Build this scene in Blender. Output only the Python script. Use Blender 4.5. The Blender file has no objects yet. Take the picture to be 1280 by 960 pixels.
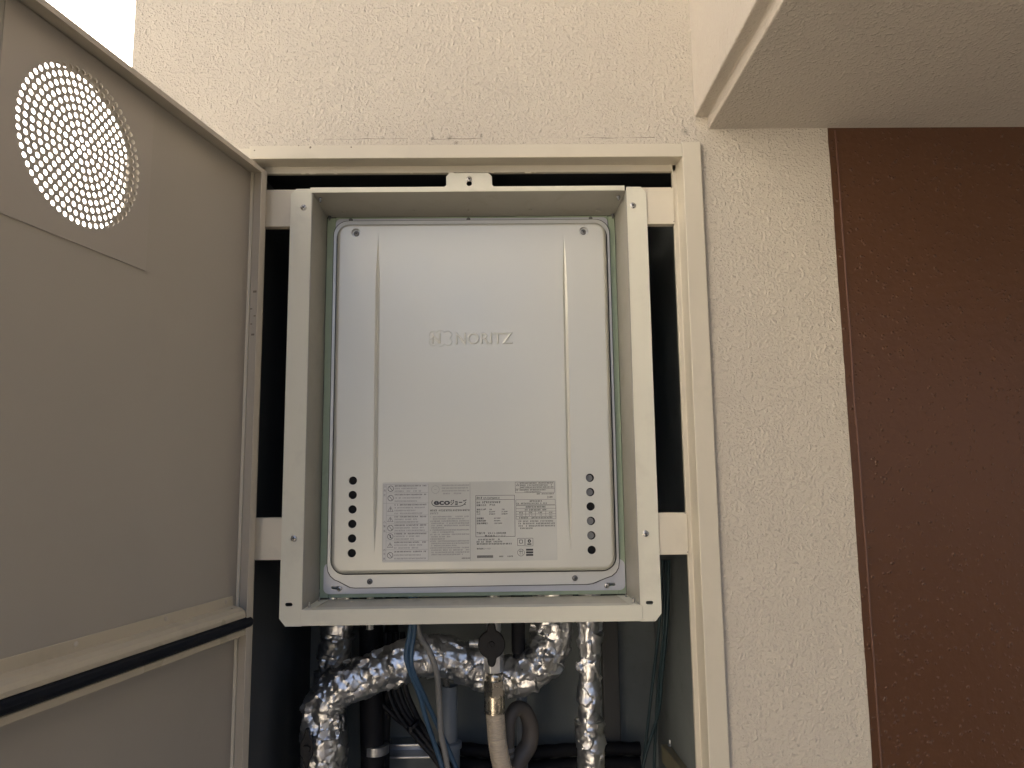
import bpy, bmesh, math, random
from mathutils import Vector, Matrix, noise

S = bpy.context.scene
COL = S.collection
rnd = random.Random(7)

# ---------------------------------------------------------------- camera
CAM = Vector((0.0, -1.074, 1.5))
FPX = 920.0                                    # focal length in pixels of the 1280 px wide photograph
PITCH, YAW, ROLL = 0.1292058, 0.01431377, -0.01198069
_f = Vector((math.sin(YAW) * math.cos(PITCH), math.cos(YAW) * math.cos(PITCH), math.sin(PITCH)))
_r = Vector((math.cos(YAW), -math.sin(YAW), 0))
_u = _r.cross(_f)
RIGHT = math.cos(ROLL) * _r + math.sin(ROLL) * _u
UP = -math.sin(ROLL) * _r + math.cos(ROLL) * _u
FWD = _f
cd = bpy.data.cameras.new('camera')
cam = bpy.data.objects.new('camera', cd)
COL.objects.link(cam)
cd.sensor_width = 36
cd.lens = FPX / 1280 * 36
cd.clip_start = 0.02
cd.clip_end = 3000
cam.matrix_world = Matrix((
    (RIGHT.x, UP.x, -FWD.x, CAM.x), (RIGHT.y, UP.y, -FWD.y, CAM.y),
    (RIGHT.z, UP.z, -FWD.z, CAM.z), (0, 0, 0, 1)))
S.camera = cam


def P(px, py, Y):
    """photo pixel -> point on the plane at depth Y"""
    d = RIGHT * ((px - 640) / FPX) - UP * ((py - 480) / FPX) + FWD
    return CAM + d * ((Y - CAM.y) / d.y)


# ---------------------------------------------------------------- world, sun, exposure
SUN_EL, SUN_AZ = math.radians(38), math.radians(-6)     # direction to the sun, azimuth from +Y towards +X
w = bpy.data.worlds.new('World')
S.world = w
w.use_nodes = True
nt = w.node_tree
bg = nt.nodes['Background']
sky = nt.nodes.new('ShaderNodeTexSky')
sky.sky_type = 'NISHITA'
sky.sun_disc = False
sky.sun_elevation = SUN_EL
sky.sun_rotation = SUN_AZ
sky.air_density = 0.5
sky.dust_density = 10.0
sky.ozone_density = 0.0
nt.links.new(sky.outputs[0], bg.inputs[0])
bg.inputs[1].default_value = 0.15
sl = bpy.data.lights.new('sun', 'SUN')
sun = bpy.data.objects.new('sun', sl)
COL.objects.link(sun)
sl.energy = 4.0
sl.angle = math.radians(0.5)
sl.color = (1.0, 0.95, 0.87)
to_sun = Vector((math.sin(SUN_AZ) * math.cos(SUN_EL), math.cos(SUN_AZ) * math.cos(SUN_EL), math.sin(SUN_EL)))
sun.rotation_euler = (-to_sun).to_track_quat('-Z', 'Y').to_euler()
vs = S.view_settings
vs.view_transform = 'Standard'
vs.look = 'None'
vs.gamma = 1
vs.exposure = 1.9


# ---------------------------------------------------------------- materials
class NT:
    def __init__(s, name):
        s.m = bpy.data.materials.new(name)
        s.m.use_nodes = True
        s.t = s.m.node_tree
        s.b = s.t.nodes['Principled BSDF']

    def n(s, kind, **kw):
        o = s.t.nodes.new('ShaderNode' + kind)
        for k, v in kw.items():
            setattr(o, k, v)
        return o

    def l(s, a, b):
        s.t.links.new(a, b)

    def coord(s, scale=(1, 1, 1)):
        tc = s.n('TexCoord')
        mp = s.n('Mapping')
        mp.inputs['Scale'].default_value = scale
        s.l(tc.outputs['Object'], mp.inputs['Vector'])
        return mp.outputs[0]

    def noise(s, vec, scale, detail=3, rough=0.55, dist=0.0):
        o = s.n('TexNoise')
        o.inputs['Scale'].default_value = scale
        o.inputs['Detail'].default_value = detail
        o.inputs['Roughness'].default_value = rough
        o.inputs['Distortion'].default_value = dist
        s.l(vec, o.inputs['Vector'])
        return o.outputs['Fac']

    def ramp(s, fac, a, b, c0=(0, 0, 0, 1), c1=(1, 1, 1, 1)):
        o = s.n('ValToRGB')
        o.color_ramp.elements[0].position = a
        o.color_ramp.elements[1].position = b
        o.color_ramp.elements[0].color = c0
        o.color_ramp.elements[1].color = c1
        s.l(fac, o.inputs[0])
        return o.outputs[0]

    def mix(s, fac, a, b, mode='MIX'):
        o = s.n('Mix', data_type='RGBA', blend_type=mode)
        for sock, v in ((o.inputs[0], fac), (o.inputs[6], a), (o.inputs[7], b)):
            if hasattr(v, 'is_linked'):
                s.l(v, sock)
            elif isinstance(v, (int, float)):
                sock.default_value = v
            else:
                sock.default_value = (*v, 1) if len(v) == 3 else v
        return o.outputs[2]

    def math(s, op, a, b=0.0):
        o = s.n('Math', operation=op)
        for sock, v in ((o.inputs[0], a), (o.inputs[1], b)):
            if hasattr(v, 'is_linked'):
                s.l(v, sock)
            else:
                sock.default_value = v
        return o.outputs[0]

    def bump(s, h, strength, dist):
        o = s.n('Bump')
        o.inputs['Strength'].default_value = strength
        o.inputs['Distance'].default_value = dist
        s.l(h, o.inputs['Height'])
        s.l(o.outputs[0], s.b.inputs['Normal'])


def mk(name, col, rough=0.5, metal=0.0, vary=0.08, vscale=8, bump=0.0, bscale=400, stretch=(1, 1, 1), rvar=0.1, dirt=0.0, dcol=(0.12, 0.10, 0.08), spec=0.5):
    t = NT(name)
    v = t.coord(stretch)
    f = t.noise(v, vscale, 4)
    lo = tuple(c * (1 - vary) for c in col)
    hi = tuple(min(1, c * (1 + vary)) for c in col)
    c = t.mix(f, lo, hi)
    if dirt > 0:
        g = t.ramp(t.noise(v, vscale * 3.1, 6, 0.65, 0.4), 0.55, 0.78)
        c = t.mix(t.math('MULTIPLY', g, dirt), c, dcol)
    t.l(c, t.b.inputs['Base Color'])
    t.b.inputs['Metallic'].default_value = metal
    t.b.inputs['Specular IOR Level'].default_value = spec
    rr = t.noise(v, vscale * 2.3, 3)
    t.l(t.math('ADD', t.math('MULTIPLY', rr, 2 * rvar), rough - rvar), t.b.inputs['Roughness'])
    if bump > 0:
        t.bump(t.noise(t.coord(), bscale, 2), bump, 0.001)
    return t.m


def stucco(name, col, rough, strength, stain=False, gloss=0.4, scale=1.0, smooth=False):
    t = NT(name)
    v = t.coord()
    # raised sprayed flakes over a fine wrinkled base
    if smooth:
        vo = t.n('TexVoronoi')
        vo.inputs['Scale'].default_value = 130 * scale
        t.l(v, vo.inputs['Vector'])
        dots = t.ramp(vo.outputs['Distance'], 0.05, 0.34, (1, 1, 1, 1), (0, 0, 0, 1))
        gate = t.ramp(t.noise(v, 70 * scale, 2), 0.44, 0.60)
        h = t.math('ADD', t.math('MULTIPLY', t.math('MULTIPLY', dots, gate), 0.8), t.math('MULTIPLY', t.noise(v, 70, 3, 0.5), 0.5))
    else:
        n1 = t.noise(v, 235 * scale, 2.0, 0.5, 0.15)
        mask = t.noise(v, 26 * scale, 2.0, 0.5, 0.0)
        thr = t.math('ADD', n1, t.math('MULTIPLY', t.math('SUBTRACT', mask, 0.5), 0.32))
        flakes = t.ramp(thr, 0.52, 0.62)
        fine = t.noise(v, 330 * scale, 3.0, 0.6, 0.2)
        blobs = t.ramp(t.noise(v, 150 * scale, 1.0, 0.4, 0.1), 0.57, 0.72)
        h = t.math('ADD', t.math('MULTIPLY', flakes, 0.62), t.math('MULTIPLY', fine, 0.40))
        h = t.math('ADD', h, t.math('MULTIPLY', blobs, 0.7))
    big = t.noise(v, 2.2, 4, 0.6)
    c = t.mix(big, tuple(x * 0.93 for x in col), tuple(min(1, x * 1.06) for x in col))
    gr = t.ramp(t.noise(v, 9.0, 6, 0.7, 0.3), 0.52, 0.80)
    c = t.mix(t.math('MULTIPLY', gr, 0.10), c, (col[0] * 0.62, col[1] * 0.58, col[2] * 0.52))
    if stain:
        # hairline crack and grime spots just above the steel frame
        tc = t.n('TexCoord')
        sx = t.n('SeparateXYZ')
        t.l(tc.outputs['Object'], sx.inputs[0])
        wob = t.math('MULTIPLY', t.math('SUBTRACT', t.noise(v, 30, 3), 0.5), 0.006)
        dz = t.math('ABSOLUTE', t.math('SUBTRACT', t.math('ADD', sx.outputs[2], wob), 2.0205))
        line = t.math('LESS_THAN', dz, 0.00055)
        xr = t.math('MULTIPLY', t.math('GREATER_THAN', sx.outputs[0], -0.30), t.math('LESS_THAN', sx.outputs[0], 0.24))
        brk = t.ramp(t.noise(v, 14, 2), 0.48, 0.66)
        c = t.mix(t.math('MULTIPLY', t.math('MULTIPLY', line, xr), t.math('MULTIPLY', brk, 0.75)), c, (0.10, 0.085, 0.07))
        for (x0, z0, rad) in ((-0.102, 2.021, 0.006), (-0.076, 2.022, 0.007), (-0.0275, 2.025, 0.0045), (-0.066, 2.014, 0.006), (0.288, 2.030, 0.008)):
            ddx = t.math('POWER', t.math('SUBTRACT', sx.outputs[0], x0), 2.0)
            ddz = t.math('POWER', t.math('SUBTRACT', sx.outputs[2], z0), 2.0)
            dd = t.math('SQRT', t.math('ADD', t.math('ADD', ddx, ddz), 0.0))
            dd = t.math('ADD', dd, t.math('MULTIPLY', t.math('SUBTRACT', t.noise(v, 420, 3, 0.7), 0.5), 0.016))
            sp = t.ramp(dd, rad * 0.15, rad * 0.62, (1, 1, 1, 1), (0, 0, 0, 1))
            c = t.mix(t.math('MULTIPLY', sp, 0.7), c, (0.09, 0.075, 0.06))
    t.l(c, t.b.inputs['Base Color'])
    t.b.inputs['Roughness'].default_value = rough
    t.b.inputs['Specular IOR Level'].default_value = gloss
    t.bump(h, strength, 0.0045)
    return t.m


M = {}
M['stucco'] = stucco('cream_stucco', (0.53, 0.478, 0.39), 0.42, 0.48, stain=True)
M['stucco2'] = stucco('cream_stucco_beam', (0.54, 0.485, 0.405), 0.55, 0.40)
M['brown'] = stucco('brown_stucco_paint', (0.080, 0.035, 0.016), 0.36, 0.58, gloss=0.42, smooth=True)
M['bead'] = mk('brown_seal_bead', (0.105, 0.047, 0.028), 0.45)
M['floor'] = mk('corridor_floor', (0.15, 0.148, 0.142), 0.7, dirt=0.3)
M['ground'] = mk('ground_asphalt', (0.08, 0.08, 0.075), 0.85, vscale=0.5)
M['frame'] = mk('cream_frame_paint', (0.57, 0.52, 0.41), 0.42, vary=0.04, vscale=5, bump=0.05, bscale=500, dirt=0.10)
M['rail'] = mk('cream_rail_paint', (0.64, 0.585, 0.465), 0.5, vary=0.05, vscale=6, dirt=0.12)
M['bracket'] = mk('ivory_bracket_paint', (0.69, 0.665, 0.54), 0.40, vary=0.04, vscale=6, bump=0.04, bscale=600, dirt=0.12)
M['bracket_in'] = mk('ivory_bracket_paint_grime_shade', (0.36, 0.345, 0.295), 0.40, vary=0.12, vscale=9, dirt=0.55, dcol=(0.28, 0.25, 0.18))  # inner-wall grime, with the box's shade put into the darker base colour
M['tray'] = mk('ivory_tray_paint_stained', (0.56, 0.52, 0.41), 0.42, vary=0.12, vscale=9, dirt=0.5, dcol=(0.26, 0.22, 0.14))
M['door'] = mk('taupe_door_paint', (0.375, 0.343, 0.285), 0.42, vary=0.07, vscale=2.5, bump=0.06, bscale=900, dirt=0.10, dcol=(0.25, 0.21, 0.16), rvar=0.14)
M['door_lip'] = mk('cream_door_edge', (0.49, 0.44, 0.355), 0.42, vary=0.05, vscale=5, dirt=0.12)
M['door_rail'] = mk('khaki_door_rail', (0.50, 0.44, 0.32), 0.30, dirt=0.2, vary=0.05, vscale=5)
M['rubber'] = mk('navy_black_rubber', (0.006, 0.008, 0.013), 0.55, vary=0.2, spec=0.2)
M['silver'] = mk('silver_heater_paint', (0.655, 0.645, 0.565), 0.40, metal=0.45, vary=0.02, vscale=3, bump=0.10, bscale=1400)
M['rim'] = mk('silver_rim_paint', (0.72, 0.72, 0.68), 0.38, metal=0.4, vary=0.03, vscale=4)
M['chassis'] = mk('galvanised_plate', (0.62, 0.63, 0.66), 0.38, metal=0.35, vary=0.06, vscale=12)
M['green'] = mk('green_foam_seal', (0.36, 0.44, 0.31), 0.7, vary=0.15, vscale=20, dirt=0.2)
M['dark'] = mk('dark_hole', (0.006, 0.006, 0.007), 0.8)
M['holegrey'] = mk('grey_fan_housing', (0.22, 0.22, 0.22), 0.5, metal=0.3)
M['screw'] = mk('zinc_screw', (0.48, 0.47, 0.45), 0.28, metal=0.9, vary=0.2, vscale=90)
M['screwd'] = mk('dull_screw', (0.20, 0.20, 0.20), 0.38, metal=0.8, vary=0.2, vscale=90)
M['seam_shade'] = mk('seam_shade_dark', (0.05, 0.05, 0.05), 0.7)
M['sticker'] = mk('sticker_film', (0.58, 0.58, 0.525), 0.12, vary=0.03, vscale=20, rvar=0.05, bump=0.9, bscale=28)
M['stickerw'] = mk('sticker_white', (0.62, 0.62, 0.585), 0.18, vary=0.03, vscale=20, rvar=0.05)
M['ink'] = mk('print_ink', (0.03, 0.03, 0.034), 0.4, vary=0.2, vscale=60)
M['inkl'] = mk('print_ink_grey', (0.24, 0.24, 0.24), 0.4, vary=0.25, vscale=90)
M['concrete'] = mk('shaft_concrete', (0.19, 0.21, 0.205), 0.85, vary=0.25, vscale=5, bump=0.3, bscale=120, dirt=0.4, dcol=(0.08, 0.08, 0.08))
M['shaftside'] = mk('shaft_side_board_shade', (0.075, 0.08, 0.082), 0.8, vary=0.3, vscale=6, stretch=(1, 1, 0.25), dirt=0.4, dcol=(0.06, 0.06, 0.06))  # dark base colour carries the shade of the side gap
M['shafttop'] = mk('shaft_top_board_shade', (0.03, 0.032, 0.035), 0.85)  # near-black colour paints in the shade above the bracket
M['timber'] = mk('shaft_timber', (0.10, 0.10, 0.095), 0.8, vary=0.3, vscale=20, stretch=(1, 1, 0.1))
M['blackpl'] = mk('black_plastic', (0.012, 0.012, 0.014), 0.5, vary=0.15, spec=0.3)
M['blackins'] = mk('black_insulation', (0.012, 0.012, 0.014), 0.65, vary=0.2, spec=0.25)
M['bluecab'] = mk('blue_cable', (0.055, 0.115, 0.19), 0.45, vary=0.12, vscale=30)
M['greycab'] = mk('grey_cable', (0.24, 0.235, 0.22), 0.5, vary=0.1, vscale=30)
M['teal'] = mk('teal_cable', (0.015, 0.038, 0.045), 0.5)
M['pvc'] = mk('grey_pvc', (0.23, 0.265, 0.30), 0.42, vary=0.08, vscale=15, dirt=0.15)
M['beige'] = mk('beige_gas_hose', (0.52, 0.44, 0.33), 0.42, vary=0.06, vscale=15, dirt=0.1)
M['taupe'] = mk('taupe_drain_hose', (0.14, 0.12, 0.10), 0.5, vary=0.12, vscale=15, dirt=0.2)
M['nickel'] = mk('nickel_nut', (0.62, 0.57, 0.47), 0.27, metal=1.0, vary=0.1, vscale=40, dirt=0.15)
M['alu'] = mk('aluminium_body', (0.74, 0.74, 0.72), 0.35, metal=0.9, vary=0.06, vscale=30)
M['steel'] = mk('steel_channel', (0.45, 0.46, 0.47), 0.35, metal=0.85, vary=0.1, vscale=20, dirt=0.2)
M['olive'] = mk('olive_steel', (0.25, 0.23, 0.15), 0.5, metal=0.2, vary=0.15, vscale=15, dirt=0.3)
M['bounce_render'] = mk('pale_render', (0.74, 0.71, 0.65), 0.8, vary=0.03)
M['pillar'] = mk('white_render', (0.84, 0.82, 0.78), 0.8, vary=0.03)
M['added_parapet'] = mk('added_parapet_render', (0.36, 0.33, 0.28), 0.8, vary=0.06, dirt=0.2)
M['glass'] = mk('window_glass', (0.10, 0.13, 0.16), 0.08)
M['ventplate'] = mk('vent_plate_paint', (0.385, 0.35, 0.295), 0.42, vary=0.03)
M['mark'] = mk('rub_mark', (0.22, 0.18, 0.14), 0.6)


def foilmat():
    t = NT('crumpled_foil')
    v = t.coord()
    t.l(t.mix(t.noise(v, 25, 3), (0.66, 0.66, 0.66), (0.86, 0.86, 0.85)), t.b.inputs['Base Color'])
    t.b.inputs['Metallic'].default_value = 1.0
    t.l(t.math('ADD', t.math('MULTIPLY', t.noise(v, 60, 2), 0.22), 0.22), t.b.inputs['Roughness'])
    vo = t.n('TexVoronoi', feature='F2')
    vo.inputs['Scale'].default_value = 75
    t.l(v, vo.inputs['Vector'])
    t.bump(t.math('ADD', vo.outputs['Distance'], t.noise(v, 130, 2)), 0.09, 0.003)
    return t.m


M['foil'] = foilmat()


# ---------------------------------------------------------------- mesh helpers
class MB:
    def __init__(s):
        s.v = []
        s.f = []

    def add(s, vs_, fs_):
        k = len(s.v)
        s.v += [tuple(p) for p in vs_]
        s.f += [tuple(i + k for i in f) for f in fs_]
        return s

    def box(s, x0, x1, y0, y1, z0, z1):
        vs_ = [(x, y, z) for z in (z0, z1) for y in (y0, y1) for x in (x0, x1)]
        return s.add(vs_, [(0, 2, 3, 1), (4, 5, 7, 6), (0, 1, 5, 4), (2, 6, 7, 3), (0, 4, 6, 2), (1, 3, 7, 5)])

    def loft(s, loops, closed=True, cap0=False, cap1=False):
        n = len(loops[0])
        vs_ = [p for L in loops for p in L]
        fs_ = []
        for i in range(len(loops) - 1):
            for j in range(n if closed else n - 1):
                a, b = i * n + j, i * n + (j + 1) % n
                fs_.append((a, b, b + n, a + n))
        if cap0:
            fs_.append(tuple(range(n))[::-1])
        if cap1:
            fs_.append(tuple(range((len(loops) - 1) * n, len(loops) * n)))
        return s.add(vs_, fs_)

    def prism(s, poly, axis, a, b):
        """poly in the two other axes, extruded a..b along axis"""
        def pt(p, t):
            return {'x': (t, p[0], p[1]), 'y': (p[0], t, p[1]), 'z': (p[0], p[1], t)}[axis]
        return s.loft([[pt(p, a) for p in poly], [pt(p, b) for p in poly]], cap0=True, cap1=True)

    def lathe(s, prof, org, axis=(0, 0, 1), n=20, hexa=False):
        ax = Vector(axis).normalized()
        t1 = ax.orthogonal().normalized()
        t2 = ax.cross(t1)
        org = Vector(org)
        loops = []
        for r, h in prof:
            loops.append([org + ax * h + (t1 * math.cos(2 * math.pi * k / n) + t2 * math.sin(2 * math.pi * k / n)) * r for k in range(n)])
        return s.loft(loops, cap0=True, cap1=True)

    def tube(s, path, r, n=12, ribs=None):
        pts = [Vector(p) for p in path]
        loops = []
        nrm = None
        dist = 0
        for i, p in enumerate(pts):
            a, b = pts[max(0, i - 1)], pts[min(len(pts) - 1, i + 1)]
            t = (b - a).normalized()
            if nrm is None:
                nrm = t.orthogonal().normalized()
            nrm = (nrm - t * nrm.dot(t)).normalized()
            bn = t.cross(nrm)
            if i:
                dist += (p - pts[i - 1]).length
            rr = r if not callable(r) else r(i / (len(pts) - 1))
            if ribs:
                rr *= 1 + ribs[1] * math.sin(dist / ribs[0] * 2 * math.pi)
            loops.append([p + (nrm * math.cos(2 * math.pi * k / n) + bn * math.sin(2 * math.pi * k / n)) * rr for k in range(n)])
        return s.loft(loops, cap0=True, cap1=True)

    def mesh(s, me, mat=None):
        vs_ = [(mat @ v.co if mat else v.co) for v in me.vertices]
        return s.add(vs_, [tuple(p.vertices) for p in me.polygons])

    def build(s, name, mat, parent=None, smooth=None, bevel=0.0, seg=2):
        me = bpy.data.meshes.new(name)
        me.from_pydata(s.v, [], s.f)
        bm = bmesh.new()
        bm.from_mesh(me)
        bmesh.ops.recalc_face_normals(bm, faces=bm.faces)
        bm.to_mesh(me)
        bm.free()
        me.materials.append(M[mat] if isinstance(mat, str) else mat)
        if smooth is not None:
            for p in me.polygons:
                p.use_smooth = True
            me.set_sharp_from_angle(angle=math.radians(smooth))
        o = bpy.data.objects.new(name, me)
        COL.objects.link(o)
        if parent:
            o.parent = parent
        if bevel:
            b = o.modifiers.new('bevel', 'BEVEL')
            b.width = bevel
            b.segments = seg
            b.limit_method = 'ANGLE'
            b.angle_limit = math.radians(40)
        return o


def tag(o, label=None, cat=None, group=None, kind=None):
    if label:
        o['label'] = label
    if cat:
        o['category'] = cat
    if group:
        o['group'] = group
    if kind:
        o['kind'] = kind
    return o


def thing(name, label, cat, loc=(0, 0, 0), group=None):
    o = bpy.data.objects.new(name, None)
    o.empty_display_size = 0.05
    COL.objects.link(o)
    o.location = loc
    return tag(o, label, cat, group)


def circ(x, z, r, n=20):
    return [(x + r * math.cos(2 * math.pi * k / n), z + r * math.sin(2 * math.pi * k / n)) for k in range(n)]


def slot(x, z, hw, r, n=8):
    a = [(x + hw + r * math.cos(t), z + r * math.sin(t)) for t in [(-0.5 + k / n) * math.pi for k in range(n + 1)]]
    return a + [(x - hw + r * math.cos(t), z + r * math.sin(t)) for t in [(0.5 + k / n) * math.pi for k in range(n + 1)]]


def rrect(x0, x1, z0, z1, r, n=8):
    out = []
    for cx, cz, a0 in ((x1 - r, z1 - r, 0), (x0 + r, z1 - r, 90), (x0 + r, z0 + r, 180), (x1 - r, z0 + r, 270)):
        for k in range(n + 1):
            a = math.radians(a0 + 90 * k / n)
            out.append((cx + r * math.cos(a), cz + r * math.sin(a)))
    return out


def plate(polys, y0, y1):
    """sheet in the XZ plane with holes (first polygon is the outline), between depths y0 and y1 -> mesh"""
    c = bpy.data.curves.new('p', 'CURVE')
    c.dimensions = '2D'
    c.fill_mode = 'BOTH'
    c.extrude = abs(y1 - y0) / 2
    for poly in polys:
        sp = c.splines.new('POLY')
        sp.points.add(len(poly) - 1)
        for i, p in enumerate(poly):
            sp.points[i].co = (p[0], p[1], 0, 1)
        sp.use_cyclic_u = True
    o = bpy.data.objects.new('p', c)
    me = bpy.data.meshes.new_from_object(o)
    me.transform(Matrix(((1, 0, 0, 0), (0, 0, -1, (y0 + y1) / 2), (0, 1, 0, 0), (0, 0, 0, 1))))
    bpy.data.objects.remove(o)
    bpy.data.curves.remove(c)
    return me


def text_mesh(s, x, z, y, h, width=None, extrude=0.0, bevel=0.0, align='LEFT', bold=0.0):
    c = bpy.data.curves.new('t', 'FONT')
    c.body = s
    c.size = 1.0
    c.align_x = align
    c.resolution_u = 3
    c.extrude = extrude / h
    c.bevel_depth = bevel / h
    c.bevel_resolution = 1
    c.offset = bold - 0.7 * bevel / h
    o = bpy.data.objects.new('t', c)
    me = bpy.data.meshes.new_from_object(o)
    bpy.data.objects.remove(o)
    bpy.data.curves.remove(c)
    xs = [v.co.x for v in me.vertices] or [0, 1]
    sx = h
    x0 = 0
    if width:
        sx = width / (max(xs) - min(xs))
        x0 = min(xs)
    me.transform(Matrix(((sx, 0, 0, x - x0 * sx), (0, 0, -h, y), (0, h, 0, z), (0, 0, 0, 1))))
    return me


def catmull(pts, step=0.004):
    pts = [Vector(p) for p in pts]
    pts = [pts[0] * 2 - pts[1]] + pts + [pts[-1] * 2 - pts[-2]]
    out = []
    for i in range(1, len(pts) - 2):
        a, b, c, d = pts[i - 1:i + 3]
        n = max(2, int((c - b).length / step))
        for k in range(n):
            t = k / n
            out.append(0.5 * ((2 * b) + (c - a) * t + (2 * a - 5 * b + 4 * c - d) * t * t + (3 * b - a - 3 * c + d) * t ** 3))
    out.append(pts[-2])
    return out


def screw(parent, x, y, z, r=0.005, mat='screw', name='screw', tilt=0.6):
    """pan head screw facing the viewer (-Y) with a cross recess"""
    h = r * 0.55
    o = MB().lathe([(r * 1.05, 0.0005), (r, -h * 0.5), (r * 0.75, -h * 0.85), (r * 0.34, -h), (r * 0.30, -h * 0.55)], (x, y, z), (0, 1, 0), 18).build(name, mat, parent, 35)
    c, s_ = math.cos(tilt), math.sin(tilt)
    b = MB()
    for (ax, az) in ((c, s_), (-s_, c)):
        bx, bz = -az * 0.22, ax * 0.22
        q = [(x + r * 0.5 * (ax * i + bx * j), z + r * 0.5 * (az * i + bz * j)) for i, j in ((1, 1), (-1, 1), (-1, -1), (1, -1))]
        b.prism(q, 'y', y - h * 1.02 - (0.00005 if ax == c else 0), y - h * 0.5)
    b.build('recess', 'seam_shade', o)
    return o


# ================================================================ setting
FY = -0.008            # front of the steel frame
LY = 0.022             # front of its inner lip and of the mounting rails
BY = 0.018             # front of the bracket flanges
WL, WB = -0.5675, 0.510

tag(MB().box(-400, 400, -400, 400, -9.4, -9.0).build('ground', 'ground'), kind='structure')
tag(MB().box(-2.3, 3.2, -2.1, 0.75, -0.2, 0.0).build('corridor_floor', 'floor'), kind='structure')

pa = thing('added_parapet', 'unseen low wall added to block low light from the open corridor side', 'added_parapet', (0, -2.1, 0))  # unseen low wall, added to keep low light off the soffit
MB().box(-2.3, 3.2, 0, 0.14, -0.2, 1.12).box(-2.3, -2.16, 0.14, 2.8, -0.2, 1.12).build('wall', 'added_parapet', pa)
MB().box(-2.33, 3.22, -0.03, 0.17, 1.12, 1.17).box(-2.33, -2.13, 0.17, 2.83, 1.12, 1.17).build('coping', 'added_parapet', pa, bevel=0.006)
wall = MB()
wall.box(WL, -0.385, 0, 0.14, 0, 5.0)
wall.box(-0.385, 0.302, 0, 0.14, 2.0005, 5.0)
wall.box(0.302, WB + 0.0028, 0, 0.14, 0, 5.0)
wall.box(-0.385, 0.302, 0, 0.14, 0, 0.12)
tag(wall.build('stucco_wall', 'stucco'), 'cream rough stucco wall surrounding the steel frame of the open shaft', 'wall')
bw = thing('painted_wall', 'dark reddish brown painted stucco wall below the overhead beam', 'wall', (WB, 0, 0))
edge = [(0.0006 * noise.noise(Vector((0, 5, z * 45))) + 0.0009 * noise.noise(Vector((2, 5, z * 7))) - 0.001, z) for z in [i * 0.006 for i in range(0, 341)]]
MB().mesh(plate([edge + [(2.6, 2.04), (2.6, 0)]], -0.0007, 0.02)).build('wall_face', 'brown', bw)
MB().box(0.003, 2.6, 0.021, 0.14, 0, 5.0).build('wall_core', 'stucco2', bw)
pth = [(0.0108 + 0.0011 * noise.noise(Vector((0, 0, z * 9))), -0.0009, z) for z in [i * 0.01 for i in range(0, 204)]]
MB().tube(pth, lambda t: 0.0016 + 0.0006 * noise.noise(Vector((3, 0, t * 120))), 8).build('seal_bead', 'bead', bw, 40)

# beam running out from the wall over the right hand side, with a drip step along its lower edge
bm_ = MB()
bm_.prism([(0.3035, 3.0), (0.3035, 2.0545), (0.3235, 2.0545), (0.3235, 2.0345), (2.9, 2.0345), (2.9, 3.0)], 'y', -1.75, 0.004)
tag(bm_.build('overhead_beam', 'stucco2', bevel=0.0025), 'deep stucco beam with a stepped lower edge running out from the wall', 'beam')

# shaft lining
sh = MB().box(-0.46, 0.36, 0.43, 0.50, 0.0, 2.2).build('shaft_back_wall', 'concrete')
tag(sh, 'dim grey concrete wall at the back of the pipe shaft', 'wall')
tag(MB().box(-0.3845, -0.3800, 0.031, 0.43, 0.10, 1.9998).build('shaft_side_wall', 'shaftside'), 'shade-darkened board lining of the shaft on the door hinge side', 'wall')
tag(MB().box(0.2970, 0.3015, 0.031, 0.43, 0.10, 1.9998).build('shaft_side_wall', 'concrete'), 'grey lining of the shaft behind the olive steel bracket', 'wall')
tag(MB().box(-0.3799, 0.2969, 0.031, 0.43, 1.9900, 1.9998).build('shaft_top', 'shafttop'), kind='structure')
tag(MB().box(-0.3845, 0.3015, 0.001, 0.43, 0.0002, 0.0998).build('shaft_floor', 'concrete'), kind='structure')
tag(MB().box(0.190, 0.222, 0.405, 0.43, 0.1, 1.99).build('timber_batten', 'timber', bevel=0.002), 'narrow upright timber batten on the back wall of the shaft', 'batten')

# ================================================================ steel door frame
fr = thing('door_frame', 'cream painted steel frame around the shaft opening in the stucco wall', 'frame', (0, 0, 0))
# head: face, underside and lip folded from one sheet
MB().prism([(FY, 2.0075), (0.03, 2.0075), (0.03, 1.9755), (LY, 1.9755), (LY, 1.9866), (FY, 1.9862)], 'x', -0.3785, 0.2803).build('frame_head', 'frame', fr, bevel=0.0009)
MB().prism([(0.2800, FY), (0.3085, FY), (0.3085, 0.03), (0.2700, 0.03), (0.2700, LY), (0.2772, LY)], 'z', 0.10, 2.0105).build('frame_jamb', 'frame', fr, bevel=0.0012)
MB().prism([(-0.404, -0.003), (-0.3725, -0.003), (-0.3725, LY), (-0.3625, LY), (-0.3625, 0.03), (-0.404, 0.03)], 'z', 0.10, 2.006).build('frame_jamb', 'frame', fr, bevel=0.0012)
MB().box(-0.3725, 0.28, FY, 0.03, 0.10, 0.125).build('frame_sill', 'frame', fr, bevel=0.001)
for z0, z1 in ((1.8897, 1.9490), (1.3885, 1.4490)):
    MB().box(-0.3640, -0.2990, LY - 0.0016, LY + 0.012, z0, z1).build('mounting_rail', 'rail', fr, bevel=0.001)
    rl = MB().box(0.2050, 0.2712, LY - 0.0016, LY + 0.012, z0, z1).build('mounting_rail', 'rail', fr, bevel=0.001)
    for sx, zz in ((0.2695, z0 + 0.0035), (0.2680, z1 - 0.001)):
        MB().lathe([(0.0010, 0), (0.0008, -0.0006)], (sx, LY - 0.0016, zz), (0, 1, 0), 8).build('weld_spot', 'mark', rl)
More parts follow.
